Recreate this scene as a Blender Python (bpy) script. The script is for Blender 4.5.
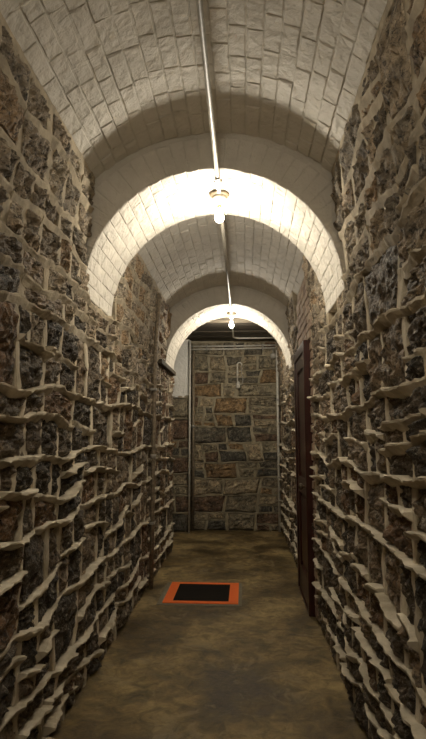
import bpy, bmesh, math, random
from mathutils import Vector, Matrix, noise

for o in list(bpy.data.objects):
    bpy.data.objects.remove(o)
S = bpy.context.scene
COL = S.collection

# ------------------------------------------------------------------ camera
CAM_H = 1.45
cam_d = bpy.data.cameras.new('camera')
cam_d.sensor_fit = 'HORIZONTAL'
cam_d.sensor_width = 36.0
cam_d.lens = 36.0 * 530.0 / 426.0
cam_d.clip_start = 0.02
cam = bpy.data.objects.new('camera', cam_d)
COL.objects.link(cam)
cam.location = (0, 0, CAM_H)
cam.rotation_euler = (math.radians(90 + 7.15), 0, math.radians(3.32))
S.camera = cam

# ------------------------------------------------------------------ world, exposure
w = bpy.data.worlds.new('world')
S.world = w
w.use_nodes = True
w.node_tree.nodes['Background'].inputs[0].default_value = (0.9, 0.85, 0.75, 1)
w.node_tree.nodes['Background'].inputs[1].default_value = 0.0
S.view_settings.view_transform = 'Standard'
S.view_settings.look = 'None'
S.view_settings.gamma = 1.0
S.view_settings.use_curve_mapping = False
S.view_settings.exposure = 0.0
BULB_COL = (1.0, 0.91, 0.75)
BULB_POWER = 920.0          # radiance of the glowing glass of every bulb

# ------------------------------------------------------------------ dimensions
XL, XR = -0.945, 0.585      # wall faces
XC = -0.18                  # middle of the corridor
RAD = 0.75                  # radius of the transverse arches
SPR = 2.28                  # springing of the arches
CROWN = 3.25                # crown of the vault
YB = -1.2                   # how far the corridor goes on behind the camera
A0 = (-0.25, 0.35)
A1 = (2.98, 3.65)
A2 = (6.25, 7.0)
YE = 8.45                   # end wall
ZT = 2.97                   # top of the stone walls


# ------------------------------------------------------------------ helpers
def obj(name, me, mat=None, parent=None):
    o = bpy.data.objects.new(name, me)
    COL.objects.link(o)
    if parent is not None:
        o.parent = parent
    if mat is not None and len(me.materials) == 0:
        me.materials.append(mat)
    return o


def mesh(name, verts, faces, smooth=False):
    me = bpy.data.meshes.new(name)
    me.from_pydata([tuple(v) for v in verts], [], faces)
    if smooth:
        me.polygons.foreach_set('use_smooth', [True] * len(me.polygons))
    me.update()
    return me


def bm_mesh(name, bm, smooth=False):
    bmesh.ops.recalc_face_normals(bm, faces=bm.faces)
    me = bpy.data.meshes.new(name)
    bm.to_mesh(me)
    bm.free()
    if smooth:
        me.polygons.foreach_set('use_smooth', [True] * len(me.polygons))
    return me


def tag(o, label=None, cat=None, group=None, kind=None):
    if label: o['label'] = label
    if cat: o['category'] = cat
    if group: o['group'] = group
    if kind: o['kind'] = kind
    return o


def empty(name, loc):
    o = bpy.data.objects.new(name, None)
    o.empty_display_size = 0.1
    o.location = loc
    COL.objects.link(o)
    return o


def add_box(bm, lo, hi, bevel=0.0):
    r = bmesh.ops.create_cube(bm, size=1.0)
    vs = r['verts']
    for v in vs:
        v.co = Vector([lo[i] + (v.co[i] + 0.5) * (hi[i] - lo[i]) for i in range(3)])
    if bevel > 0:
        es = list({e for v in vs for e in v.link_edges})
        bmesh.ops.bevel(bm, geom=es, offset=bevel, segments=2, affect='EDGES', profile=0.6)


def box_obj(name, lo, hi, mat, parent=None, bevel=0.0):
    bm = bmesh.new()
    add_box(bm, lo, hi, bevel)
    return obj(name, bm_mesh(name, bm), mat, parent)


def tube_geo(pts, r, n=10):
    pts = [Vector(p) for p in pts]
    verts, faces = [], []
    up = None
    for i, p in enumerate(pts):
        a = pts[max(0, i - 1)]
        b = pts[min(len(pts) - 1, i + 1)]
        t = (b - a).normalized()
        if up is None:
            up = t.orthogonal().normalized()
        else:
            up = (up - t * up.dot(t)).normalized()
        s = t.cross(up)
        rr = r[i] if isinstance(r, (list, tuple)) else r
        for k in range(n):
            q = 2 * math.pi * k / n
            verts.append(p + (up * math.cos(q) + s * math.sin(q)) * rr)
    for i in range(len(pts) - 1):
        for k in range(n):
            k2 = (k + 1) % n
            faces.append((i * n + k, i * n + k2, (i + 1) * n + k2, (i + 1) * n + k))
    faces.append(tuple(range(n - 1, -1, -1)))
    faces.append(tuple(range((len(pts) - 1) * n, len(pts) * n)))
    return verts, faces


def tube(name, pts, r, mat, parent=None, n=10):
    v, f = tube_geo(pts, r, n)
    return obj(name, mesh(name, v, f, True), mat, parent)


def lathe(name, prof, mat, parent=None, n=24, loc=(0, 0, 0), axis='Z'):
    verts, faces = [], []
    m = len(prof)
    for i in range(n):
        q = 2 * math.pi * i / n
        for r, z in prof:
            p = (r * math.cos(q), r * math.sin(q), z)
            if axis == 'Y':
                p = (p[0], p[2], p[1])
            elif axis == 'X':
                p = (p[2], p[0], p[1])
            verts.append((p[0] + loc[0], p[1] + loc[1], p[2] + loc[2]))
    for i in range(n):
        j = (i + 1) % n
        for k in range(m - 1):
            faces.append((i * m + k, j * m + k, j * m + k + 1, i * m + k + 1))
    me = mesh(name, verts, faces, True)
    bm = bmesh.new(); bm.from_mesh(me)
    bmesh.ops.remove_doubles(bm, verts=bm.verts, dist=1e-5)
    bmesh.ops.recalc_face_normals(bm, faces=bm.faces)
    bm.to_mesh(me); bm.free()
    me.polygons.foreach_set('use_smooth', [True] * len(me.polygons))
    return obj(name, me, mat, parent)


def nz(*p):
    return noise.noise(Vector(p if len(p) == 3 else (p[0], p[1], 0.0)))


# ------------------------------------------------------------------ materials
def new_mat(name):
    m = bpy.data.materials.new(name)
    m.use_nodes = True
    nt = m.node_tree
    b = nt.nodes['Principled BSDF']
    return m, nt, b


def N(nt, kind, **kw):
    n = nt.nodes.new(kind)
    for k, v in kw.items():
        setattr(n, k, v)
    return n


def noise_tex(nt, vec, scale, detail=4, rough=0.55, dist=0.0):
    n = N(nt, 'ShaderNodeTexNoise')
    n.inputs['Scale'].default_value = scale
    n.inputs['Detail'].default_value = detail
    n.inputs['Roughness'].default_value = rough
    n.inputs['Distortion'].default_value = dist
    nt.links.new(vec, n.inputs['Vector'])
    return n.outputs['Fac']


def ramp(nt, fac, stops, interp='LINEAR'):
    r = N(nt, 'ShaderNodeValToRGB')
    r.color_ramp.interpolation = interp
    els = r.color_ramp.elements
    while len(els) < len(stops):
        els.new(0.5)
    for e, (p, c) in zip(els, stops):
        e.position = p
        e.color = c if len(c) == 4 else (*c, 1)
    nt.links.new(fac, r.inputs['Fac'])
    return r.outputs['Color']


def mix(nt, fac, a, b, mode='MIX'):
    m = N(nt, 'ShaderNodeMix', data_type='RGBA', blend_type=mode)
    if isinstance(fac, float):
        m.inputs[0].default_value = fac
    else:
        nt.links.new(fac, m.inputs[0])
    for i, v in ((6, a), (7, b)):
        if isinstance(v, tuple):
            m.inputs[i].default_value = v if len(v) == 4 else (*v, 1)
        else:
            nt.links.new(v, m.inputs[i])
    return m.outputs[2]


def bump(nt, b, hgt, strength, dist):
    n = N(nt, 'ShaderNodeBump')
    n.inputs['Strength'].default_value = strength
    n.inputs['Distance'].default_value = dist
    nt.links.new(hgt, n.inputs['Height'])
    nt.links.new(n.outputs[0], b.inputs['Normal'])


def world_pos(nt):
    return N(nt, 'ShaderNodeNewGeometry').outputs['Position']


def stone_mat(name, palette, vein=(0.55, 0.49, 0.39), vein_amt=0.8, rough=0.62):
    m, nt, b = new_mat(name)
    pos = world_pos(nt)
    rnd = N(nt, 'ShaderNodeObjectInfo').outputs['Random']
    n_ = len(palette)
    base = ramp(nt, rnd, [(i / n_, c) for i, c in enumerate(palette)], 'CONSTANT')
    big = noise_tex(nt, pos, 9, 5, 0.6, 0.6)
    base = mix(nt, 1.0, base, ramp(nt, big, [(0.32, (0.4, 0.4, 0.4)), (0.68, (1.6, 1.5, 1.38))]), 'MULTIPLY')
    fine = noise_tex(nt, pos, 38, 6, 0.7, 1.2)
    base = mix(nt, ramp(nt, fine, [(0.53, (0, 0, 0)), (0.66, (vein_amt,) * 3)]), base, vein)
    dk = noise_tex(nt, pos, 30, 8, 0.78, 1.4)
    base = mix(nt, ramp(nt, dk, [(0.38, (0.9,) * 3), (0.50, (0, 0, 0))]), base, (0.012, 0.011, 0.009))
    rust = noise_tex(nt, pos, 4.5, 3, 0.5, 0.4)
    base = mix(nt, ramp(nt, rust, [(0.6, (0, 0, 0)), (0.75, (0.45,) * 3)]), base, (0.13, 0.075, 0.035))
    nt.links.new(base, b.inputs['Base Color'])
    b.inputs['Roughness'].default_value = rough
    h1 = noise_tex(nt, pos, 26, 8, 0.72, 0.8)
    bump(nt, b, h1, 1.0, 0.04)
    return m


WALL_PAL = [(0.07, 0.058, 0.043), (0.17, 0.14, 0.10), (0.10, 0.083, 0.060), (0.23, 0.19, 0.14),
            (0.15, 0.095, 0.052), (0.055, 0.048, 0.038), (0.20, 0.165, 0.12), (0.115, 0.096, 0.072)]
END_PAL = [(0.12, 0.105, 0.075), (0.07, 0.064, 0.05), (0.17, 0.145, 0.10), (0.14, 0.095, 0.05),
           (0.085, 0.055, 0.036), (0.14, 0.125, 0.09), (0.055, 0.052, 0.043), (0.20, 0.17, 0.12)]
M_stone = stone_mat('rubble_stone', [(1.3 * r_, 1.22 * g_, 1.14 * b_) for r_, g_, b_ in WALL_PAL])
M_stone_upper_lit = stone_mat('flaky_tan_stone_lit', [(0.40, 0.335, 0.25), (0.27, 0.225, 0.165), (0.48, 0.40, 0.30), (0.36, 0.26, 0.16), (0.34, 0.29, 0.225),
                                              (0.22, 0.185, 0.14), (0.44, 0.38, 0.29)], vein=(0.60, 0.53, 0.42), vein_amt=0.7, rough=0.8)  # flaky tan stones, the stronger light high on the walls put into their colour
M_stone_end = stone_mat('end_wall_stone', [tuple(2.35 * v for v in c) for c in END_PAL], vein_amt=0.5)
M_stone_pale = stone_mat('limewashed_stone', [(0.34, 0.30, 0.24), (0.42, 0.37, 0.29), (0.28, 0.24, 0.18)],
                         vein=(0.55, 0.5, 0.42), vein_amt=0.7, rough=0.85)


def mortar_mat(name, c1, c2, old=None):
    m, nt, b = new_mat(name)
    pos = world_pos(nt)
    a = noise_tex(nt, pos, 7, 5, 0.6)
    col = ramp(nt, a, [(0.35, c1), (0.68, c2)])
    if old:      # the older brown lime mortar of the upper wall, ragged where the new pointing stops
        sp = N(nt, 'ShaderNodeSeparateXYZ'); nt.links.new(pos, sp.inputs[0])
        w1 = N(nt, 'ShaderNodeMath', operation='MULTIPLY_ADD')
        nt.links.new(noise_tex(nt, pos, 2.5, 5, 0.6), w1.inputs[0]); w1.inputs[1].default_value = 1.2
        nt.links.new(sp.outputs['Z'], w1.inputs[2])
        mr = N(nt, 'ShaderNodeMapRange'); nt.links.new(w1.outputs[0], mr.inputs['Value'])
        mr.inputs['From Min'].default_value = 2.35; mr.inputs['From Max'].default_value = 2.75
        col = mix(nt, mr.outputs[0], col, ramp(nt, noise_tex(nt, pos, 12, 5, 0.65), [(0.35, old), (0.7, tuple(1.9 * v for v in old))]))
    nt.links.new(col, b.inputs['Base Color'])
    b.inputs['Roughness'].default_value = 0.9
    bump(nt, b, noise_tex(nt, pos, 60, 5, 0.65), 0.5, 0.006)
    return m


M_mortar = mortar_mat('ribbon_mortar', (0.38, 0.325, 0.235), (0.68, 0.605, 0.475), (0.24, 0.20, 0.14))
M_mortar_end = mortar_mat('end_mortar', (0.24, 0.205, 0.135), (0.42, 0.365, 0.26))
M_bed = mortar_mat('bedding', (0.07, 0.06, 0.045), (0.15, 0.125, 0.09))


def wash_mat(name, c1, c2, bs=0.6):
    m, nt, b = new_mat(name)
    pos = world_pos(nt)
    a = noise_tex(nt, pos, 3.2, 5, 0.6)
    col = ramp(nt, a, [(0.3, c1), (0.7, c2)])
    d = noise_tex(nt, pos, 24, 6, 0.7, 0.5)
    col = mix(nt, ramp(nt, d, [(0.64, (0, 0, 0)), (0.8, (0.35,) * 3)]), col, (0.36, 0.29, 0.2))
    nt.links.new(col, b.inputs['Base Color'])
    b.inputs['Roughness'].default_value = 0.7
    h = noise_tex(nt, pos, 30, 6, 0.6)
    h2 = noise_tex(nt, pos, 10, 4, 0.55, 0.7)
    mx = N(nt, 'ShaderNodeMath', operation='MULTIPLY_ADD')
    nt.links.new(h2, mx.inputs[0]); mx.inputs[1].default_value = 2.2
    nt.links.new(h, mx.inputs[2])
    bump(nt, b, mx.outputs[0], bs, 0.014)
    return m


M_wash = wash_mat('limewash_brick', (0.52, 0.485, 0.42), (0.64, 0.60, 0.53))
M_wash_joint = wash_mat('limewash_joint', (0.47, 0.435, 0.37), (0.60, 0.56, 0.49))

m, nt, b = new_mat('bare_brick')
pos = world_pos(nt)
rnd = N(nt, 'ShaderNodeObjectInfo').outputs['Random']
c = ramp(nt, rnd, [(0, (0.25, 0.17, 0.12)), (0.5, (0.33, 0.235, 0.165)), (1, (0.38, 0.29, 0.21))])
c = mix(nt, ramp(nt, noise_tex(nt, pos, 14, 5, 0.65), [(0.5, (0, 0, 0)), (0.7, (0.7,) * 3)]), c, (0.44, 0.36, 0.27))
nt.links.new(c, b.inputs['Base Color'])
b.inputs['Roughness'].default_value = 0.88
bump(nt, b, noise_tex(nt, pos, 50, 5, 0.6), 0.6, 0.008)
M_brick = m

m, nt, b = new_mat('worn_concrete')
pos = world_pos(nt)
a = noise_tex(nt, pos, 1.7, 6, 0.62, 0.4)
c = ramp(nt, a, [(0.36, (0.07, 0.048, 0.017)), (0.5, (0.165, 0.118, 0.048)), (0.64, (0.35, 0.265, 0.125))])
d = noise_tex(nt, pos, 11, 6, 0.7, 0.8)
c = mix(nt, 0.85, c, ramp(nt, d, [(0.35, (0.45, 0.43, 0.38)), (0.65, (1.4, 1.36, 1.28))]), 'MULTIPLY')
pt = noise_tex(nt, pos, 3.4, 7, 0.66, 0.9)
c = mix(nt, ramp(nt, pt, [(0.56, (0, 0, 0)), (0.60, (0.45,) * 3)]), c, (0.30, 0.235, 0.125))
st = noise_tex(nt, pos, 2.6, 4, 0.6, 0.2)
c = mix(nt, ramp(nt, st, [(0.62, (0, 0, 0)), (0.68, (0.5,) * 3)]), c, (0.05, 0.042, 0.026))
nt.links.new(c, b.inputs['Base Color'])
r = ramp(nt, a, [(0.35, (0.42,) * 3), (0.65, (0.7,) * 3)])
nt.links.new(r, b.inputs['Roughness'])
bump(nt, b, noise_tex(nt, pos, 22, 8, 0.7, 0.5), 0.5, 0.012)
M_floor = m

m, nt, b = new_mat('mahogany')
pos = world_pos(nt)
mp = N(nt, 'ShaderNodeMapping')
mp.inputs['Scale'].default_value = (18, 18, 1.2)
nt.links.new(pos, mp.inputs['Vector'])
a = noise_tex(nt, mp.outputs[0], 3, 5, 0.6, 0.6)
nt.links.new(ramp(nt, a, [(0.35, (0.022, 0.005, 0.003)), (0.7, (0.055, 0.013, 0.008))]), b.inputs['Base Color'])
b.inputs['Roughness'].default_value = 0.28
M_wood = m

m, nt, b = new_mat('dark_board')
pos = world_pos(nt)
mp = N(nt, 'ShaderNodeMapping')
mp.inputs['Scale'].default_value = (1.2, 14, 14)
nt.links.new(pos, mp.inputs['Vector'])
a = noise_tex(nt, mp.outputs[0], 3, 5, 0.65, 0.5)
nt.links.new(ramp(nt, a, [(0.3, (0.03, 0.024, 0.016)), (0.7, (0.10, 0.08, 0.055))]), b.inputs['Base Color'])
b.inputs['Roughness'].default_value = 0.8
M_board = m


def plain(name, c, rough=0.5, metal=0.0, var=0.15, scale=40):
    m, nt, b = new_mat(name)
    pos = world_pos(nt)
    a = noise_tex(nt, pos, scale, 4, 0.6)
    lo = tuple(x * (1 - var) for x in c)
    hi = tuple(min(1, x * (1 + var)) for x in c)
    nt.links.new(ramp(nt, a, [(0.35, lo), (0.65, hi)]), b.inputs['Base Color'])
    b.inputs['Roughness'].default_value = rough
    b.inputs['Metallic'].default_value = metal
    return m


M_cond = plain('painted_conduit', (0.33, 0.305, 0.255), 0.5)
M_pale = plain('pale_conduit', (0.62, 0.59, 0.52), 0.5)
M_galv = plain('galvanised', (0.34, 0.32, 0.28), 0.6, 0.2)
M_rustpipe = plain('rusty_pipe', (0.24, 0.19, 0.13), 0.6, 0.1, 0.35)
M_plate = plain('tarnished_plate', (0.085, 0.06, 0.03), 0.6, 0.0)
M_porc = plain('porcelain', (0.8, 0.77, 0.68), 0.3, 0, 0.04)
M_brass = plain('brass', (0.6, 0.42, 0.16), 0.35, 0.9)
M_steel = plain('bronze_knob', (0.12, 0.09, 0.06), 0.3, 0.6)
M_black = plain('black_plate', (0.010, 0.008, 0.006), 0.8, 0, 0.4, 90)
M_orange = plain('orange_tape', (1.0, 0.18, 0.02), 0.7, 0, 0.04)
M_black.node_tree.nodes['Principled BSDF'].inputs['Specular IOR Level'].default_value = 0.12
M_grey = plain('grey_plate_edge', (0.2, 0.18, 0.13), 0.7)
M_socket = plain('pale_plastic', (0.6, 0.58, 0.52), 0.4)
M_cable = plain('grey_cable', (0.36, 0.34, 0.29), 0.6)

m, nt, b = new_mat('lit_bulb_glass')
b.inputs['Base Color'].default_value = (0.9, 0.88, 0.8, 1)
pos = world_pos(nt)
fl = noise_tex(nt, pos, 5, 1, 0.5)
nt.links.new(ramp(nt, fl, [(0, BULB_COL), (1, BULB_COL)]), b.inputs['Emission Color'])
# frosted bulb: the neck next to the cap glows far less than the globe
oc = N(nt, 'ShaderNodeTexCoord').outputs['Object']
sx = N(nt, 'ShaderNodeSeparateXYZ'); nt.links.new(oc, sx.inputs[0])
mr = N(nt, 'ShaderNodeMapRange')
nt.links.new(sx.outputs['Z'], mr.inputs['Value'])
for k, v in (('From Min', 0.035), ('From Max', 0.0), ('To Min', 0.12 * BULB_POWER), ('To Max', BULB_POWER)):
    mr.inputs[k].default_value = v
nt.links.new(mr.outputs[0], b.inputs['Emission Strength'])
M_bulb = m

# ------------------------------------------------------------------ floor
def build_floor():
    nx, ny = 56, 300
    x0, x1, y0, y1 = XL - 0.25, XR + 0.25, YB, YE + 0.2
    vs, fs = [], []
    for j in range(ny + 1):
        for i in range(nx + 1):
            x = x0 + (x1 - x0) * i / nx
            y = y0 + (y1 - y0) * j / ny
            z = 0.008 * nz(x * 1.6, y * 1.1, 3) + 0.004 * nz(x * 6, y * 6, 9)
            t = nz(x * 3.1, y * 2.2, 21) + 0.5 * nz(x * 9, y * 7, 5)
            z += 0.007 * max(0, min(1, (t - 0.22) * 6))      # worn patches of top screed left standing
            if -0.80 < x < 0.04 and 4.70 < y < 5.60:
                z = 0.0
            vs.append((x, y, z))
    for j in range(ny):
        for i in range(nx):
            a = j * (nx + 1) + i
            fs.append((a, a + 1, a + nx + 2, a + nx + 1))
    fl = tag(obj('floor', mesh('floor', vs, fs, True), M_floor), kind='structure')
    # floor of the passage that turns off to the left
    bm = bmesh.new(); add_box(bm, (-2.4, A2[1], -0.05), (XL - 0.25, YE + 0.2, 0.0))
    obj('passage_floor', bm_mesh('passage_floor', bm), M_floor, fl)
build_floor()

# ------------------------------------------------------------------ rubble walls
class Patch:
    def __init__(s, ul, ur, tl, tr, b, t):
        s.ul, s.ur, s.tl, s.tr, s.b, s.t = ul, ur, tl, tr, b, t

    def pt(s, a, c):
        ul = s.ul + s.tl * (c - 0.5)
        ur = s.ur + s.tr * (c - 0.5)
        u = ul + (ur - ul) * a
        vb, vt = s.b(u), s.t(u)
        return u, vb + (vt - vb) * c


def layout(u0, u1, v0, v1, seed, hmin=0.26, hmax=0.46, lmin=0.16, lmax=0.46, amp=0.03, single=0.35):
    """random rubble: wavy bands, filled with stones of one or two heights. returns patches and joint lines"""
    rnd = random.Random(seed)
    vs = [v0]
    while v1 - vs[-1] > hmax * 1.25:
        vs.append(vs[-1] + rnd.uniform(hmin, hmax))
    vs.append(v1)
    def curve(k, v):
        if k in (0, len(vs) - 1):
            return lambda u: v
        return lambda u: v + amp * 2.2 * nz(u * 1.1, k * 7.3, seed) + amp * 1.3 * nz(u * 3.4, k * 3.1, seed + 5) + amp * 0.5 * abs(nz(u * 7.5, k * 3.1, seed + 15))
    cs = [curve(k, v) for k, v in enumerate(vs)]
    patches, lines = [], []
    def line(f, n):
        return [f(i / n) for i in range(n + 1)]
    for k in range(len(vs)):
        n = int((u1 - u0) / 0.022)
        if k > 0: lines.append(('h' if k < len(vs) - 1 else 'v', line(lambda t, c=cs[k]: (u0 + (u1 - u0) * t, c(u0 + (u1 - u0) * t)), n)))
    for k in range(len(vs) - 1):
        b, t = cs[k], cs[k + 1]
        H = vs[k + 1] - vs[k]
        u = u0
        tl = 0.0
        while u < u1 - 1e-6:
            L = rnd.uniform(lmin, lmax)
            if u + L > u1 - lmin:
                L = u1 - u
            tr = 0.0 if u + L >= u1 - 1e-6 else rnd.uniform(-0.06, 0.06)
            P = Patch(u, u + L, tl, tr, b, t)
            if u + L < u1 - 1e-6:
                wob = rnd.random() * 50
                def jl(q, P=P, wob=wob):
                    x, y = P.pt(1, q)
                    return x + 0.016 * nz(q * 2.2, wob), y
                lines.append(('v', line(jl, max(4, int(H / 0.025)))))
            def split(P, depth):
                Lp = P.ur - P.ul
                um = 0.5 * (P.ul + P.ur)
                Hp = P.t(um) - P.b(um)
                if depth < 2 and Hp > 0.19 and rnd.random() > (single if depth == 0 else 0.8):
                    fr = rnd.uniform(0.36, 0.64)
                    sl = rnd.uniform(-0.10, 0.10)
                    sd = rnd.random() * 90
                    um = 0.5 * (P.ul + P.ur)
                    mid = lambda x, B=P.b, T=P.t: B(x) + (T(x) - B(x)) * min(0.75, max(0.25, fr + sl * (x - um) / max(0.1, Lp) * 2)) + amp * 0.5 * nz(x * 5, sd)
                    # exact tilt bookkeeping: keep the shared edge straight
                    tl1 = P.tl; tr1 = P.tr
                    ulm = P.ul + tl1 * (fr - 0.5); urm = P.ur + tr1 * (fr - 0.5)
                    P1 = Patch((P.ul - tl1 * 0.5 + ulm) / 2, (P.ur - tr1 * 0.5 + urm) / 2, tl1 * fr, tr1 * fr, P.b, mid)
                    P2 = Patch((P.ul + tl1 * 0.5 + ulm) / 2, (P.ur + tr1 * 0.5 + urm) / 2, tl1 * (1 - fr), tr1 * (1 - fr), mid, P.t)
                    n = max(4, int(Lp / 0.025))
                    lines.append(('h', [(x, mid(x)) for x in [ulm + (urm - ulm) * i / n for i in range(n + 1)]]))
                    split(P1, depth + 1); split(P2, depth + 1)
                    return
                if Lp > 0.3 and depth > 0 and rnd.random() < 0.55 or Lp > lmax * 0.85 and rnd.random() < 0.3:
                    f = rnd.uniform(0.35, 0.65)
                    um = P.ul + Lp * f
                    tm = rnd.uniform(-0.04, 0.04)
                    Pa = Patch(P.ul, um, P.tl, tm, P.b, P.t)
                    Pb = Patch(um, P.ur, tm, P.tr, P.b, P.t)
                    lines.append(('v', line(lambda q: Pa.pt(1, q), max(4, int(Hp / 0.025)))))
                    patches.append(Pa); patches.append(Pb)
                    return
                patches.append(P)
            split(P, 0)
            u += L
            tl = tr
    return patches, lines


def stone_mesh(P, M, seed, d_face, bulge, rough, inset=0.008, nu=12, nv=9):
    """a rock-faced stone filling patch P; M maps (u, v, d) to the world"""
    vs, fs = [], []
    off = seed * 1.37
    um, vm = P.pt(0.5, 0.5)
    tu = 0.5 * nz(off, 3.3); tv = 0.5 * nz(off, 8.8)
    for j in range(nv + 1):
        for i in range(nu + 1):
            a, c = i / nu, j / nv
            u, v = P.pt(a, c)
            # pull in from the joints
            L = max(0.02, P.ur - P.ul); Hh = max(0.02, P.t(u) - P.b(u))
            u += (0.5 - a) * 2 * min(inset, L * 0.2) * (1 if abs(a - 0.5) > 0.01 else 0)
            v += (0.5 - c) * 2 * min(inset, Hh * 0.2)
            e = min(a, 1 - a, c, 1 - c)
            edge = 0 if e < 1e-6 else min(1, 0.55 + e * 2.2)
            # chiselled facets from quantised cellular noise, plus rough grain
            q = Vector((u * 9 + off, v * 9, off))
            fct = noise.cell(q + Vector((nz(u * 7, v * 7, off), nz(v * 7, u * 7, off), 0)) * 0.6)
            rdg = 1 - 2 * abs(nz(u * 11 + off, v * 15, off + 3))
            d = d_face + bulge * edge * (0.7 + 0.8 * nz(u * 4 + off, v * 4, off)) + rough * edge * (
                1.2 * nz(u * 16, v * 16, off) + 0.9 * nz(u * 34, v * 34, off) + 0.3 * (fct - 0.5) + 0.6 * rdg + 0.7 * (1 - 2.5 * abs(nz(u * 27 + off, v * 38, off + 7)))) \
                + ((u - um) * tu + (v - vm) * tv) * 0.3 * edge
            if e < 1e-6:
                d = d_face - 0.035
            vs.append(M(u, v, d))
    for j in range(nv):
        for i in range(nu):
            a = j * (nu + 1) + i
            fs.append((a, a + 1, a + nu + 2, a + nu + 1))
    return vs, fs


def ribbon_geo(line, kind, M, seed, wid, hgt, keep, verts, faces, base=-0.05):
    n = len(line)
    runs, cur = [], []
    for p in line:
        if keep(*p):
            cur.append(p)
        else:
            if len(cur) > 1: runs.append(cur)
            cur = []
    if len(cur) > 1: runs.append(cur)
    if kind == 'h':       # struck ledge: square on top, sloping back below
        prof = [(-0.95, None), (-0.72, 0.25), (-0.30, 0.62), (0.10, 0.97), (0.34, 1.0), (0.42, 0.72), (0.46, None)]
    else:                 # broad smear between two stones
        prof = [(-0.75, None), (-0.62, 0.45), (-0.42, 0.9), (0.0, 1.0), (0.40, 0.88), (0.60, 0.4), (0.75, None)]
    for run in runs:
        st = len(verts)
        m_ = len(prof)
        for i, (u, v) in enumerate(run):
            a = run[max(0, i - 1)]; c = run[min(len(run) - 1, i + 1)]
            tx, ty = c[0] - a[0], c[1] - a[1]
            l = math.hypot(tx, ty) or 1
            nx, ny = -ty / l, tx / l
            g = nz(u * 4.2, v * 4.2, seed)
            g2 = nz(u * 13, v * 13, seed + 9)
            wd = wid * (1.0 + 0.8 * g + 0.5 * g2)
            hh = hgt * (1.0 + 1.1 * nz(u * 3.1, v * 3.7, seed + 30) + 0.5 * g2)
            hh = max(hh, hgt * 0.12)
            if kind == 'v':
                hh *= 0.27
                wd *= 1.35
            else:
                q_ = nz(u * 27, v * 5, seed + 50)
                v += 0.006 * q_
                hh *= 1 + 0.3 * nz(u * 23, v * 3, seed + 51)
            if hgt > 0.02:        # high on the wall the pointing is struck nearly flush
                t_ = max(0.0, min(1.0, (v - 1.85) / 0.5))
                hh *= 1 - 0.62 * t_
                wd *= 1 + 0.25 * t_
            for k, (s, d) in enumerate(prof):
                jx = 0.1 * nz(u * 20, v * 20, k * 5 + seed)
                verts.append(M(u + nx * wd * (s + jx), v + ny * wd * (s + jx), base if d is None else hh * d * (1 + 0.15 * nz(u * 18, v * 18, k + seed))))
        for i in range(len(run) - 1):
            for k in range(m_ - 1):
                a = st + i * m_ + k
                faces.append((a, a + 1, a + m_ + 1, a + m_))
        faces.append(tuple(st + k for k in range(m_)))
        faces.append(tuple(st + (len(run) - 1) * m_ + k for k in range(m_ - 1, -1, -1)))


def rubble_wall(parent, M, u0, u1, v0, v1, seed, keep, wid, hgt, d_face, bulge, rough, show,
                mat, mat_mortar, limit=290, flip=False, pick=None, inset=0.008, base=-0.05, **lay):
    patches, lines = layout(u0, u1, v0, v1, seed, **lay)
    cand = []
    for i, P in enumerate(patches):
        u, v = P.pt(0.5, 0.5)
        if not keep(u, v):
            continue
        cand.append((show(P), i, P))
    cand.sort(key=lambda t: -t[0])
    rv, rf, rest = [], [], 0
    for rank, (sc, i, P) in enumerate(cand):
        fine = rank < 150 and sc > 0 and hgt > 0.02
        vs, fs = stone_mesh(P, M, seed + i, d_face, bulge, rough, inset, *((20, 15) if fine else (12, 9)))
        if flip:
            fs = [tuple(reversed(f)) for f in fs]
        if rank < limit and sc > 0:
            mm = mat
            if pick:
                mm = pick(*P.pt(0.5, 0.5)) or mat
            obj('stone', mesh('stone', vs, fs), mm, parent)
        else:
            o = len(rv)
            rv += vs
            rf += [tuple(x + o for x in f) for f in fs]
            rest += 1
    if rest:
        tag(obj('remaining_stones', mesh('remaining_stones', rv, rf), mat, parent), kind='stuff')
    mv, mf = [], []
    for k, (kind, ln) in enumerate(lines):
        ribbon_geo(ln, kind, M, seed + 3, wid, hgt, keep, mv, mf, base)
    me = mesh('mortar_joints', mv, mf)
    bm = bmesh.new(); bm.from_mesh(me)
    bmesh.ops.recalc_face_normals(bm, faces=bm.faces)
    bm.to_mesh(me); bm.free()
    obj('mortar_joints', me, mat_mortar, parent)


def lean(v):
    t = max(0.0, (v - 2.0) / (ZT - 2.0))
    return 0.06 * t * t


def in_arch(u, v, m=0.0):
    return v > SPR + 0.03 and any(a - m < u < b + m for a, b in (A0, A1, A2))


def M_left(u, v, d): return (XL + lean(v) + d, u, v)
def M_right(u, v, d): return (XR - lean(v) - d, u, v)
def M_end(u, v, d): return (u, YE - d, v)
def M_pier(u, v, d): return (u, YE - 0.22 - d, v)


def backing(name, segs, mat):
    bm = bmesh.new()
    for lo, hi in segs:
        add_box(bm, lo, hi)
    return tag(obj(name, bm_mesh(name, bm), mat), kind='structure')


DOOR = (4.52, 5.42, 2.27)    # y range and height of the door with its frame
BRK = (4.34, 5.62)           # brickwork round the door


def keep_left(u, v):
    return not in_arch(u, v)


def keep_right(u, v):
    if in_arch(u, v): return False
    if BRK[0] + 0.09 < u < BRK[1] - 0.1 and v > DOOR[2] + 0.02: return False
    if DOOR[0] - 0.1 < u < DOOR[1] + 0.02 and v < DOOR[2] + 0.05: return False
    return True


def seen(u_min):
    def f(P):
        u, v = P.pt(0.5, 0.5)
        if u < u_min: return 0
        return (P.ur - P.ul) * (P.t(u) - P.b(u)) / (u * u * u)
    return f


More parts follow.
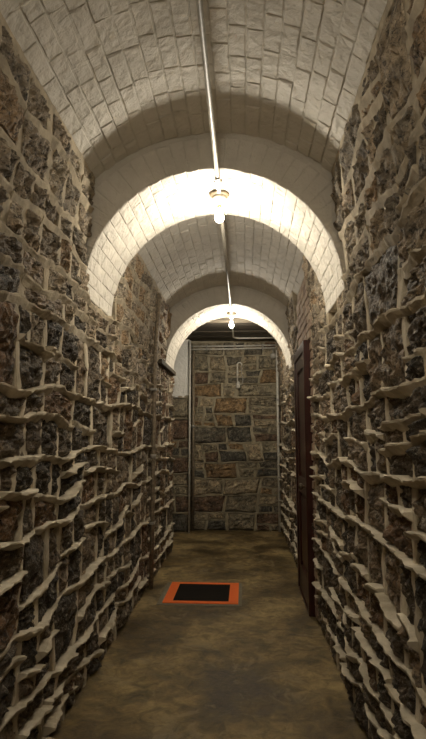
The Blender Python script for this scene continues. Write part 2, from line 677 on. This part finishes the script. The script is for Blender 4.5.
rp = random.Random(77)
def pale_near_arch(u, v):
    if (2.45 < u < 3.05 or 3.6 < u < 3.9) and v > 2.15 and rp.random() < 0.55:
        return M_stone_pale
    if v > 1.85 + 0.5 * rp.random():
        return M_stone_upper_lit


wl = backing('wall_left', [((XL - 0.45, YB, -0.2), (XL - 0.045, A2[1], 3.4))], M_bed)
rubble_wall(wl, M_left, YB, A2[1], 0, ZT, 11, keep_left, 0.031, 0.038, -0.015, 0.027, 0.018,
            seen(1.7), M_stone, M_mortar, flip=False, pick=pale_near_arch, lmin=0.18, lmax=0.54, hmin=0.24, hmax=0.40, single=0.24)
wr = backing('wall_right', [((XR + 0.045, YB, -0.2), (XR + 0.5, DOOR[0], 3.4)),
                            ((XR + 0.045, DOOR[1], -0.2), (XR + 0.5, YE + 0.3, 3.4)),
                            ((XR + 0.045, DOOR[0], DOOR[2]), (XR + 0.5, DOOR[1], 3.4)),
                            ((XR + 0.12, DOOR[0], -0.2), (XR + 0.5, DOOR[1], DOOR[2]))], M_bed)
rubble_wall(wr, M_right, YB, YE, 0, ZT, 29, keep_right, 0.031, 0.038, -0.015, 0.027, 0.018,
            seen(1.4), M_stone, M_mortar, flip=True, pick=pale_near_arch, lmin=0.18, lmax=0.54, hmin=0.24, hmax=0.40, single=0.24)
we = backing('wall_end', [((-0.84, YE + 0.035, -0.2), (XR + 0.5, YE + 0.35, 3.4))], M_bed)
rubble_wall(we, M_end, -0.86, XR + 0.02, 0, 2.96, 47, lambda u, v: True, 0.024, 0.010, -0.010, 0.020, 0.016,
            lambda P: (P.ur - P.ul) * (P.t(P.ul) - P.b(P.ul)), M_stone_end, M_mortar_end, inset=0.006, base=-0.04,
            hmin=0.2, hmax=0.36, lmin=0.22, lmax=0.6, amp=0.018, single=0.45)

# bricks over and beside the door, in the right wall
def brick_proto(name, l, h, d, seed, n=4, mseg=2, rough=0.003):
    """a worn brick: face grid at +d, pillowed and rounded at its edges; long side x, height y, face z"""
    vs, fs = [], []
    for j in range(mseg + 3):
        for i in range(n + 3):
            a = -0.5 if i == 0 else 0.5 if i == n + 2 else -0.5 + (i - 1) / n
            c = -0.5 if j == 0 else 0.5 if j == mseg + 2 else -0.5 + (j - 1) / mseg
            rim = i in (0, n + 2) or j in (0, mseg + 2)
            k = 1.0 if rim else 0.93
            kc = 1.0 if rim else 0.86
            x, y = a * l * k, c * h * kc
            if rim:
                z = 0
            else:
                z = d + rough * nz(a * 4 + seed * 3.1, c * 2.5, seed) + rough * 0.6 * nz(a * 9, c * 7, seed + 4)
                x += 0.004 * nz(a * 5, c * 5, seed + 8); y += 0.004 * nz(a * 5, c * 5, seed + 11)
            vs.append((x, y, z))
    w_ = n + 3
    for j in range(mseg + 2):
        for i in range(n + 2):
            q = j * w_ + i
            fs.append((q, q + 1, q + w_ + 1, q + w_))
    return mesh(name, vs, fs)


PB = [brick_proto('brick', 0.205, 0.071, 0.011, s) for s in range(5)]
for p in PB: p.materials.append(M_brick)
PBS = [brick_proto('brick', 0.10, 0.068, 0.014, 20 + s, 2) for s in range(3)]
for p in PBS: p.materials.append(M_brick)
rb = random.Random(5)


def frame_obj(name, me, loc, ex, ey, ez, parent, sc=(1, 1, 1)):
    o = bpy.data.objects.new(name, me)
    COL.objects.link(o)
    o.matrix_world = Matrix(((ex[0] * sc[0], ey[0] * sc[1], ez[0] * sc[2], loc[0]), (ex[1] * sc[0], ey[1] * sc[1], ez[1] * sc[2], loc[1]),
                             (ex[2] * sc[0], ey[2] * sc[1], ez[2] * sc[2], loc[2]), (0, 0, 0, 1)))
    o.parent = parent
    return o


# a bed of pale mortar behind them
bm = bmesh.new()
add_box(bm, (XR - 0.012, BRK[0] + 0.05, DOOR[2] - 0.02), (XR + 0.1, BRK[1] - 0.08, 2.93))
add_box(bm, (XR - 0.008, DOOR[0] - 0.12, 0.0), (XR + 0.1, DOOR[0] + 0.01, DOOR[2] - 0.02))
obj('brick_mortar', bm_mesh('brick_mortar', bm), M_mortar, wr)
z = DOOR[2] + 0.045
row = 0
while z < 2.90:
    y = BRK[0] + (0.0 if row % 2 else 0.11)
    while y < BRK[1] - 0.2:
        cy = y + 0.105
        frame_obj('brick', rb.choice(PB), (XR - 0.013 + rb.uniform(-0.003, 0.003), cy, z + rb.uniform(-0.004, 0.004)),
                  (0, -1, 0), (0, 0, 1), (-1, 0, 0), wr)
        y += 0.218
    z += 0.077
    row += 1
z = 0.05
row = 0
while z < DOOR[2]:
    long = row % 2 == 0
    frame_obj('brick', rb.choice(PBS), (XR - 0.006 + rb.uniform(-0.006, 0.004), DOOR[0] - 0.055, z), (0, -1, 0), (0, 0, 1), (-1, 0, 0), wr,
              sc=(1.1, 1, 1))
    z += 0.077
    row += 1

# the pier at the end of the passage to the left: stone below, whitewashed brick above
wp = backing('wall_pier', [((-2.4, YE - 0.185, -0.2), (-0.86, YE + 0.3, 3.4)),
                           ((-2.6, A2[1] - 0.2, -0.2), (-2.4, YE + 0.3, 3.4)),
                           ((-2.4, A2[1] - 0.25, -0.2), (XL - 0.45, A2[1] - 0.02, 3.4))], M_bed)
rubble_wall(wp, M_pier, -2.4, -0.845, 0, 2.06, 61, lambda u, v: True, 0.022, 0.010, -0.012, 0.014, 0.008,
            lambda P: (P.ur - P.ul), M_stone_end, M_mortar_end, limit=60, inset=0.006, base=-0.04,
            hmin=0.22, hmax=0.34, lmin=0.22, lmax=0.42, amp=0.014, single=0.8)
box_obj('limewash_bed', (-2.4, YE - 0.222, 2.05), (-0.85, YE - 0.18, 2.96), wash_mat('fresh_limewash', (0.76, 0.74, 0.68), (0.84, 0.82, 0.77)), wp)
# face of the pier's corner that turns back to the end wall
rubble_wall(wp, lambda u, v, d: (-0.86 + d, u, v), YE - 0.21, YE - 0.01, 0, 2.96, 71, lambda u, v: True, 0.02, 0.006, -0.012, 0.012, 0.008,
            lambda P: 1, M_stone_end, M_mortar_end, limit=60, inset=0.006, base=-0.04, hmin=0.2, hmax=0.3, lmin=0.2, lmax=0.3, amp=0.01, single=0.9)

# ------------------------------------------------------------------ whitewashed vaults and arches
WB = [brick_proto('vault_brick', 0.212, 0.0785, 0.0062, 40 + s, 5, 2, 0.0045) for s in range(9)]
for p in WB: p.materials.append(M_wash)
RISE, HALF = 0.33, 0.76
RV = (HALF ** 2 + RISE ** 2) / (2 * RISE)
ZV = CROWN - RV


def vault_pt(phi, r=RV):
    return XC + r * math.sin(phi), ZV + r * math.cos(phi)


PH = math.asin(0.86 / RV)


def vault(name, y0, y1, ybricks, rnd):
    vs, fs = [], []
    n = 36
    for rr in (RV + 0.010, RV + 0.25):
        for y in (y0, y1):
            for i in range(n + 1):
                x, z = vault_pt(-PH + 2 * PH * i / n, rr)
                vs.append((x, y, z))
    k = n + 1
    for i in range(n):
        fs.append((i, i + 1, k + i + 1, k + i))
        fs.append((2 * k + i, 3 * k + i, 3 * k + i + 1, 2 * k + i + 1))
    me = mesh(name, vs, fs, True)
    o = tag(obj(name, me, M_wash_joint), kind='structure')
    pitch = 0.0785
    cnt = int(2 * PH * RV / pitch)
    for c_ in range(cnt):
        phi = -PH + (c_ + 0.5) * 2 * PH / cnt
        y = ybricks[0] - rnd.uniform(0, 0.2)
        while y < ybricks[1]:
            L = rnd.uniform(0.17, 0.235)
            a, b_ = max(y, ybricks[0]), min(y + L, ybricks[1])
            if b_ - a > 0.04:
                x, z = vault_pt(phi + rnd.uniform(-0.0015, 0.0015), RV + 0.010 + rnd.uniform(-0.0025, 0.0025))
                nrm = (-math.sin(phi), 0, -math.cos(phi))
                tx = (-math.cos(phi) , 0, math.sin(phi))
                s = rnd.choice((1, -1))
                frame_obj('vault_brick', rnd.choice(WB), (x, (a + b_) / 2, z), (0, s, 0), (tx[0] * s, 0, tx[2] * s), nrm, o,
                          sc=((b_ - a - 0.001) / 0.212, 1, rnd.uniform(0.6, 1.25)))
            y += L
    return o


rv_ = random.Random(9)
vault('ceiling', YB, A1[0] + 0.05, (1.75, A1[0]), rv_)
vault('ceiling', A1[1] - 0.05, A2[0] + 0.05, (A1[1], A2[0]), rv_)

WS = [brick_proto('soffit_brick', 0.20, 0.0765, 0.004, 70 + s, 4, 2, 0.0025) for s in range(6)]
for p in WS: p.materials.append(M_wash)
WV = [brick_proto('voussoir', 0.19, 0.076, 0.004, 90 + s, 4, 2, 0.003) for s in range(6)]
for p in WV: p.materials.append(M_wash)


def arch(name, y0, y1, rnd, bricks=True):
    n = 48
    ro = RAD + 0.006
    inner = [(XC - ro * math.cos(math.pi * i / n), SPR + ro * math.sin(math.pi * i / n)) for i in range(n + 1)]
    low = SPR - 0.12
    xo, zo = 0.98, 3.42
    vs, fs = [], []
    outer = []
    for x, z in inner:
        # outer outline: straight out to the block's rectangle
        dx, dz = x - XC, z - SPR
        k = min(xo / abs(dx) if abs(dx) > 1e-6 else 1e9, (zo - SPR) / dz if dz > 1e-6 else 1e9)
        outer.append((XC + dx * k, SPR + dz * k))
    prof_i, prof_o = inner, outer
    m_ = len(prof_i)
    for y in (y0, y1):
        for p in prof_i: vs.append((p[0], y, p[1]))
        for p in prof_o: vs.append((p[0], y, p[1]))
    for i in range(m_ - 1):
        fs.append((i, i + 1, m_ + i + 1, m_ + i))
        fs.append((2 * m_ + i, 3 * m_ + i, 3 * m_ + i + 1, 2 * m_ + i + 1))
        fs.append((i, 2 * m_ + i, 2 * m_ + i + 1, i + 1))
        fs.append((m_ + i, m_ + i + 1, 3 * m_ + i + 1, 3 * m_ + i))
    for q in (0, m_ - 1):
        fs.append((q, m_ + q, 3 * m_ + q, 2 * m_ + q))
    me = mesh(name, vs, fs)
    bm = bmesh.new(); bm.from_mesh(me); bmesh.ops.recalc_face_normals(bm, faces=bm.faces); bm.to_mesh(me); bm.free()
    o = tag(obj(name, me, M_wash_joint), kind='structure')
    if not bricks:
        return o
    cnt = 30
    W_ = y1 - y0
    for c_ in range(cnt):
        th = math.pi * (c_ + 0.5) / cnt
        cx, cz = XC - RAD * math.cos(th), SPR + RAD * math.sin(th)
        ra = RAD + 0.006
        cx, cz = XC - ra * math.cos(th), SPR + ra * math.sin(th)
        nrm = (math.cos(th), 0, -math.sin(th))
        ty = (math.sin(th), 0, math.cos(th))
        cuts = [0, W_ / 3, 2 * W_ / 3, W_] if c_ % 2 else [0, W_ / 6, W_ / 2, 5 * W_ / 6, W_]
        for a, b_ in zip(cuts[:-1], cuts[1:]):
            frame_obj('soffit_brick', rnd.choice(WS), (cx, y0 + (a + b_) / 2, cz), (0, 1, 0), (-ty[0], 0, -ty[2]), nrm, o,
                      sc=((b_ - a - 0.004) / 0.20, 1.04, rnd.uniform(0.7, 1.3)))
    # ring of voussoirs on the face towards the camera
    cnt = 34
    for c_ in range(cnt):
        th = math.pi * (c_ + 0.5) / cnt
        # room between the soffit and the wall or vault
        r = RAD + 0.02
        while r < RAD + 0.2:
            x, z = r * math.cos(th), SPR + r * math.sin(th)
            if abs(x) > 0.765 - lean(z) * 0.5 or (x * x + (z - ZV) ** 2) > (RV - 0.0) ** 2 and z > ZV + 0.6:
                break
            r += 0.005
        dep = r - RAD - 0.006
        if dep < 0.05: continue
        rc = RAD + 0.004 + dep / 2
        frame_obj('voussoir', rnd.choice(WV), (XC - rc * math.cos(th), y0, SPR + rc * math.sin(th)),
                  (-math.cos(th), 0, math.sin(th)), (math.sin(th), 0, math.cos(th)), (0, -1, 0), o,
                  sc=(dep / 0.19, 1.03, 0.8))
    return o


ra_ = random.Random(3)
arch('wall_arch_near', A1[0], A1[1], ra_)
arch('wall_arch_far', A2[0], A2[1], ra_)
arch('wall_arch_behind', A0[0], A0[1], ra_, False)

# ------------------------------------------------------------------ boarded ceiling of the end bay
bm = bmesh.new(); add_box(bm, (-2.4, A2[1] - 0.02, 3.02), (XR + 0.3, YE + 0.3, 3.1))
cb = tag(obj('ceiling', bm_mesh('ceiling', bm), M_board), kind='structure')
y = A2[1] + 0.005
rpk = random.Random(4)
while y < YE - 0.02:
    wd = min(rpk.uniform(0.13, 0.2), YE - y)
    dz = rpk.uniform(0, 0.015)
    box_obj('plank', (-2.38, y + 0.005, 2.965 + dz), (XR - 0.01, y + wd - 0.006, 3.02), M_board, cb, 0.004)
    y += wd

# unseen wall added behind the camera to keep the bounced light in
backing('wall_bounce', [((XL - 0.4, YB - 0.2, -0.2), (XR + 0.5, YB, 3.4))], M_mortar)

# ------------------------------------------------------------------ door in the right wall
def build_door():
    y0, y1, zt = DOOR
    d = bpy.data.objects.new('door_1', None); COL.objects.link(d); d.location = (XR, y0, 0)
    tag(d, kind='structure')
    inv = Matrix.Translation((-XR, -y0, 0))
    def part(name, lo, hi, mat, bev=0.004, parent=None):
        bm = bmesh.new(); add_box(bm, lo, hi, bev)
        bm.transform(inv)
        return obj(name, bm_mesh(name, bm), mat, parent or d)
    xf = 0.513
    part('frame_post', (xf, y0, 0.005), (XR + 0.11, y0 + 0.085, zt), M_wood, 0.006)
    part('frame_post', (xf, y1 - 0.085, 0.005), (XR + 0.11, y1, zt), M_wood, 0.006)
    part('frame_head', (xf, y0 + 0.085, zt - 0.09), (XR + 0.11, y1 - 0.085, zt), M_wood, 0.006)
    part('stop_moulding', (xf + 0.006, y0 + 0.085, 0.005), (XR + 0.1, y0 + 0.10, zt - 0.09), M_wood, 0.003)
    part('threshold', (xf, y0 + 0.085, 0.0), (XR + 0.11, y1 - 0.085, 0.025), M_wood)
    # leaf: stiles, rails and sunk panels
    lx = xf + 0.012
    a, b_ = y0 + 0.10, y1 - 0.087
    leaf = part('door_leaf', (lx + 0.022, a, 0.03), (lx + 0.045, b_, zt - 0.092), M_wood, 0.002)
    def sub(name, lo, hi, mat=M_wood, bev=0.004):
        return part(name, lo, hi, mat, bev, leaf)
    sub('stile', (lx, a, 0.03), (lx + 0.03, a + 0.11, zt - 0.092))
    sub('stile', (lx, b_ - 0.11, 0.03), (lx + 0.03, b_, zt - 0.092))
    for z0, z1 in ((0.03, 0.25), (0.93, 1.07), (zt - 0.21, zt - 0.092)):
        sub('rail', (lx, a + 0.11, z0), (lx + 0.03, b_ - 0.11, z1))
    for z0, z1 in ((0.29, 0.89), (1.11, zt - 0.25)):
        sub('panel', (lx + 0.012, a + 0.15, z0), (lx + 0.035, b_ - 0.15, z1), M_wood, 0.008)
    # knob and its plate on the near stile
    ky, kz = a + 0.055, 1.02
    sub('lock_plate', (lx - 0.004, ky - 0.025, kz - 0.09), (lx + 0.004, ky + 0.025, kz + 0.09), M_steel, 0.002)
    v = lathe('door_knob', [(0, -0.062), (0.014, -0.06), (0.026, -0.05), (0.028, -0.038), (0.02, -0.026), (0.009, -0.02), (0.009, 0.0)],
              M_steel, leaf, 16, (lx - XR, ky - y0, kz), 'X')
build_door()

# ------------------------------------------------------------------ lamps on the arch soffits
def lamp(y, label):
    x = -0.15
    zs = SPR + math.sqrt(RAD ** 2 - (x - XC) ** 2) - 0.004
    t = empty('ceiling_lamp', (x, y, zs - 0.15))
    tag(t, label, 'lamp', 'bare bulb lamps along the ceiling')
    def L(name, prof, mat, parent=t, n=24):
        return lathe(name, prof, mat, parent, n, (0, 0, 0.15))
    L('cover_plate', [(0, 0.0), (0.066, 0.0), (0.068, -0.006), (0.062, -0.014), (0.045, -0.016), (0, -0.016)], M_plate)
    L('lamp_holder', [(0, -0.016), (0.040, -0.016), (0.042, -0.024), (0.036, -0.040), (0.027, -0.052), (0.022, -0.074), (0.0, -0.074)], M_porc)
    L('bulb_cap', [(0, -0.072), (0.0145, -0.072), (0.0155, -0.078), (0.0145, -0.084), (0.0155, -0.089), (0.014, -0.097), (0, -0.097)], M_brass)
    L('bulb', [(r, z - 0.014) for r, z in ((0.0125, -0.080), (0.015, -0.092), (0.021, -0.112), (0.0265, -0.130), (0.029, -0.146), (0.027, -0.160),
                                           (0.019, -0.171), (0.009, -0.1765), (0, -0.1775))], M_bulb, n=20)
    return t
lamp(0.06, 'added unseen bare bulb under the first arch, brightening the near walls')  # unseen bulb, added to brighten the near walls and the arch face
lamp(3.31, 'glowing bare bulb under the limewashed arch between the two brick vaults')
lamp(6.72, 'glowing bare bulb under the arch next to the boarded ceiling and end wall')

# ------------------------------------------------------------------ conduits and pipes
ZC = SPR + math.sqrt(RAD ** 2 - 0.03 ** 2) - 0.016


def conduit(name, pts, r, mat, label, cat='pipe', group=None, clips=(), coup=(), clip_r=0.006):
    base = Vector(pts[0])
    o = empty(name, base)
    tag(o, label, cat, group)
    tube('tube', [Vector(p) - base for p in pts], r, mat, o, 10)
    for p, ax in coup:
        a = Vector(ax).normalized() * 0.022
        tube('coupling', [Vector(p) - base - a, Vector(p) - base + a], r * 1.3, M_galv, o, 12)
    for lo, hi in clips:
        bm = bmesh.new(); add_box(bm, lo, hi, 0.002)
        bm.transform(Matrix.Translation(-base))
        obj('pipe_strap', bm_mesh('pipe_strap', bm), M_galv, o)
    return o


r_c = 0.0125
conduit('electrical_conduit', [(-0.15, 0.12, ZC), (-0.15, 1.0, ZC), (-0.15, 3.25, ZC)], r_c, M_cond,
        'pale painted conduit from the first arch to the bulb between the two vaults', 'conduit',
        coup=[((-0.15, 3.06, ZC), (0, 1, 0))],
        clips=[((-0.178, 3.12, ZC + 0.002), (-0.122, 3.135, ZC + 0.012))])
conduit('electrical_conduit', [(-0.15, 3.37, ZC), (-0.15, 5.0, ZC), (-0.15, 6.66, ZC)], r_c, M_cond,
        'pale painted conduit under the second vault joining two bulbs, beside the door', 'conduit',
        coup=[((-0.15, 3.6, ZC), (0, 1, 0)), ((-0.15, 6.2, ZC), (0, 1, 0))],
        clips=[((-0.178, 6.36, ZC + 0.002), (-0.122, 6.375, ZC + 0.012))])
zb = 2.948
arc = [(-0.15, 6.78, ZC), (-0.15, 6.82, ZC - 0.005), (-0.15, 6.95, zb + 0.004), (-0.15, 7.0, zb), (-0.15, 7.95, zb)]
for i in range(1, 9):
    q = math.pi / 2 * i / 8
    arc.append((-0.15 + 0.12 * (1 - math.cos(q)), 7.95 + 0.12 * math.sin(q), zb))
arc.append((0.54, 8.07, zb))
conduit('electrical_conduit', arc, 0.012, M_pale, 'pale conduit bending sideways under the dark boarded ceiling', 'conduit')
yp = YE - 0.035
conduit('wall_conduit', [(-0.84, yp, 2.885), (-0.2, yp, 2.885), (0.54, yp, 2.895)], 0.0125, M_pale,
        'upper of two horizontal conduits along the top of the end wall', 'conduit', 'conduits on the end wall',
        clips=[((x, yp - 0.016, 2.865), (x + 0.02, YE - 0.002, 2.91)) for x in (-0.6, 0.3)])
conduit('wall_conduit', [(-0.84, yp, 2.835), (-0.2, yp, 2.838), (0.54, yp, 2.85)], 0.0125, M_pale,
        'lower of two horizontal conduits along the top of the end wall', 'conduit', 'conduits on the end wall',
        clips=[((x, yp - 0.016, 2.82), (x + 0.02, YE - 0.002, 2.862)) for x in (-0.6, 0.3)])
conduit('wall_pipe', [(-0.80, YE - 0.05, 0.0), (-0.80, YE - 0.05, 1.5), (-0.80, YE - 0.05, 2.81)], 0.024, M_rustpipe,
        'brown rusty upright pipe on the end wall beside the limewashed pier', 'pipe',
        coup=[((-0.80, YE - 0.05, 1.6), (0, 0, 1))])
conduit('wall_conduit', [(-0.835, YE - 0.27, 0.0), (-0.835, YE - 0.27, 1.5), (-0.835, YE - 0.27, 2.94)], 0.016, M_pale,
        'thin pale upright conduit on the edge of the limewashed pier', 'conduit')
conduit('wall_conduit', [(0.535, YE - 0.06, 0.0), (0.535, YE - 0.06, 1.5), (0.535, YE - 0.06, 2.94)], 0.02, M_pale,
        'pale upright conduit in the end wall corner near the junction box', 'conduit',
        clips=[((0.51, YE - 0.082, z), (0.56, YE - 0.005, z + 0.025)) for z in (0.8, 2.0)])
conduit('wall_pipe', [(-0.895, 5.24, 0.0), (-0.895, 5.25, 1.2), (-0.892, 5.26, 2.2), (-0.86, 5.28, 2.9)], 0.021, M_rustpipe,
        'brown upright pipe running up the rubble wall between the two arches', 'pipe',
        coup=[((-0.895, 5.25, 1.25), (0, 0, 1))],
        clips=[((-0.93, 5.215, z), (-0.87, 5.29, z + 0.025)) for z in (0.6, 1.9)])

bt = box_obj('timber_batten', (-0.955, 5.68, 2.235), (-0.885, 6.88, 2.285), M_board, None, 0.006)
tag(bt, 'dark timber batten fixed along the rubble wall opposite the door', 'batten')

# ------------------------------------------------------------------ unlit lamp socket on the end wall
wsx, wsz = -0.085, 2.24
yw = YE - 0.03
t = empty('wall_socket', (wsx, yw, wsz))
tag(t, 'unlit lamp socket hanging on a hooked conduit against the end wall', 'wall fixture')
pts = [(0, 0, 0.06)]
for i in range(9):
    q = math.pi * i / 8
    pts.append((0.035 - 0.035 * math.cos(q), 0, 0.34 + 0.035 * math.sin(q)))
tube('hooked_conduit', [(-0.012, 0, 0.06)] + [(p[0] - 0.012, 0, p[2]) for p in pts[1:]], 0.012, M_pale, t)
tube('cable', [(0.058, 0, 0.34), (0.05, -0.005, 0.27), (0.055, -0.01, 0.2), (0.075, -0.012, 0.12), (0.07, -0.012, 0.04), (0.035, -0.012, 0.02)],
     0.007, M_cable, t, 8)
lathe('socket_shell', [(0, 0.075), (0.014, 0.075), (0.02, 0.06), (0.03, 0.05), (0.033, 0.01), (0.033, -0.03), (0.028, -0.036), (0.024, -0.03), (0.022, 0.0), (0, 0.0)],
      M_socket, t, 20)
box_obj('wall_bracket', (-0.03, 0.0, 0.2), (0.01, 0.028, 0.24), M_galv, t, 0.003)

t = empty('junction_box', (0.475, YE - 0.055, 2.72))
tag(t, 'round grey junction box under the conduits on the end wall', 'junction box')
lathe('box_body', [(0, 0.05), (0.042, 0.05), (0.044, 0.045), (0.044, 0.0), (0, 0.0)], M_cable, t, 20, (0, 0, 0), 'Y')
lathe('cover', [(0.045, 0.008), (0.047, 0.0), (0.043, -0.006), (0.016, -0.008), (0, -0.008)], M_galv, t, 20, (0, 0, 0), 'Y')
tube('cable_entry', [(0, 0.02, 0.045), (0, 0.02, 0.105)], 0.012, M_cond, t)
tube('cable', [(0.045, 0.015, -0.02), (0.075, 0.005, -0.03), (0.08, 0.0, -0.08)], 0.007, M_cable, t, 8)

# ------------------------------------------------------------------ plate in the floor, taped in orange
hx0, hx1, hy0, hy1 = -0.722, -0.06, 4.80, 5.45
t = empty('floor_hatch', ((hx0 + hx1) / 2, (hy0 + hy1) / 2, 0))
tag(t, 'black floor plate framed with bright orange tape on the concrete', 'floor hatch')
inv = Vector(((hx0 + hx1) / 2, (hy0 + hy1) / 2, 0))


def hbox(name, lo, hi, mat, bev=0.001):
    return box_obj(name, Vector(lo) - inv, Vector(hi) - inv, mat, t, bev)


hbox('rim', (hx0 - 0.045, hy0 - 0.04, 0.0), (hx1 + 0.03, hy1 + 0.02, 0.006), M_grey)
hbox('plate', (hx0 + 0.07, hy0 + 0.045, 0.006), (hx1 - 0.07, hy1 - 0.045, 0.011), M_black)
tw, tx = 0.055, 0.085
hbox('tape_strip', (hx0, hy0, 0.006), (hx1, hy0 + tw, 0.0135), M_orange)
hbox('tape_strip', (hx0, hy1 - tw, 0.006), (hx1, hy1, 0.0135), M_orange)
hbox('tape_strip', (hx0, hy0 + tw, 0.006), (hx0 + tx, hy1 - tw, 0.0135), M_orange)
hbox('tape_strip', (hx1 - tx, hy0 + tw, 0.006), (hx1, hy1 - tw, 0.0135), M_orange)
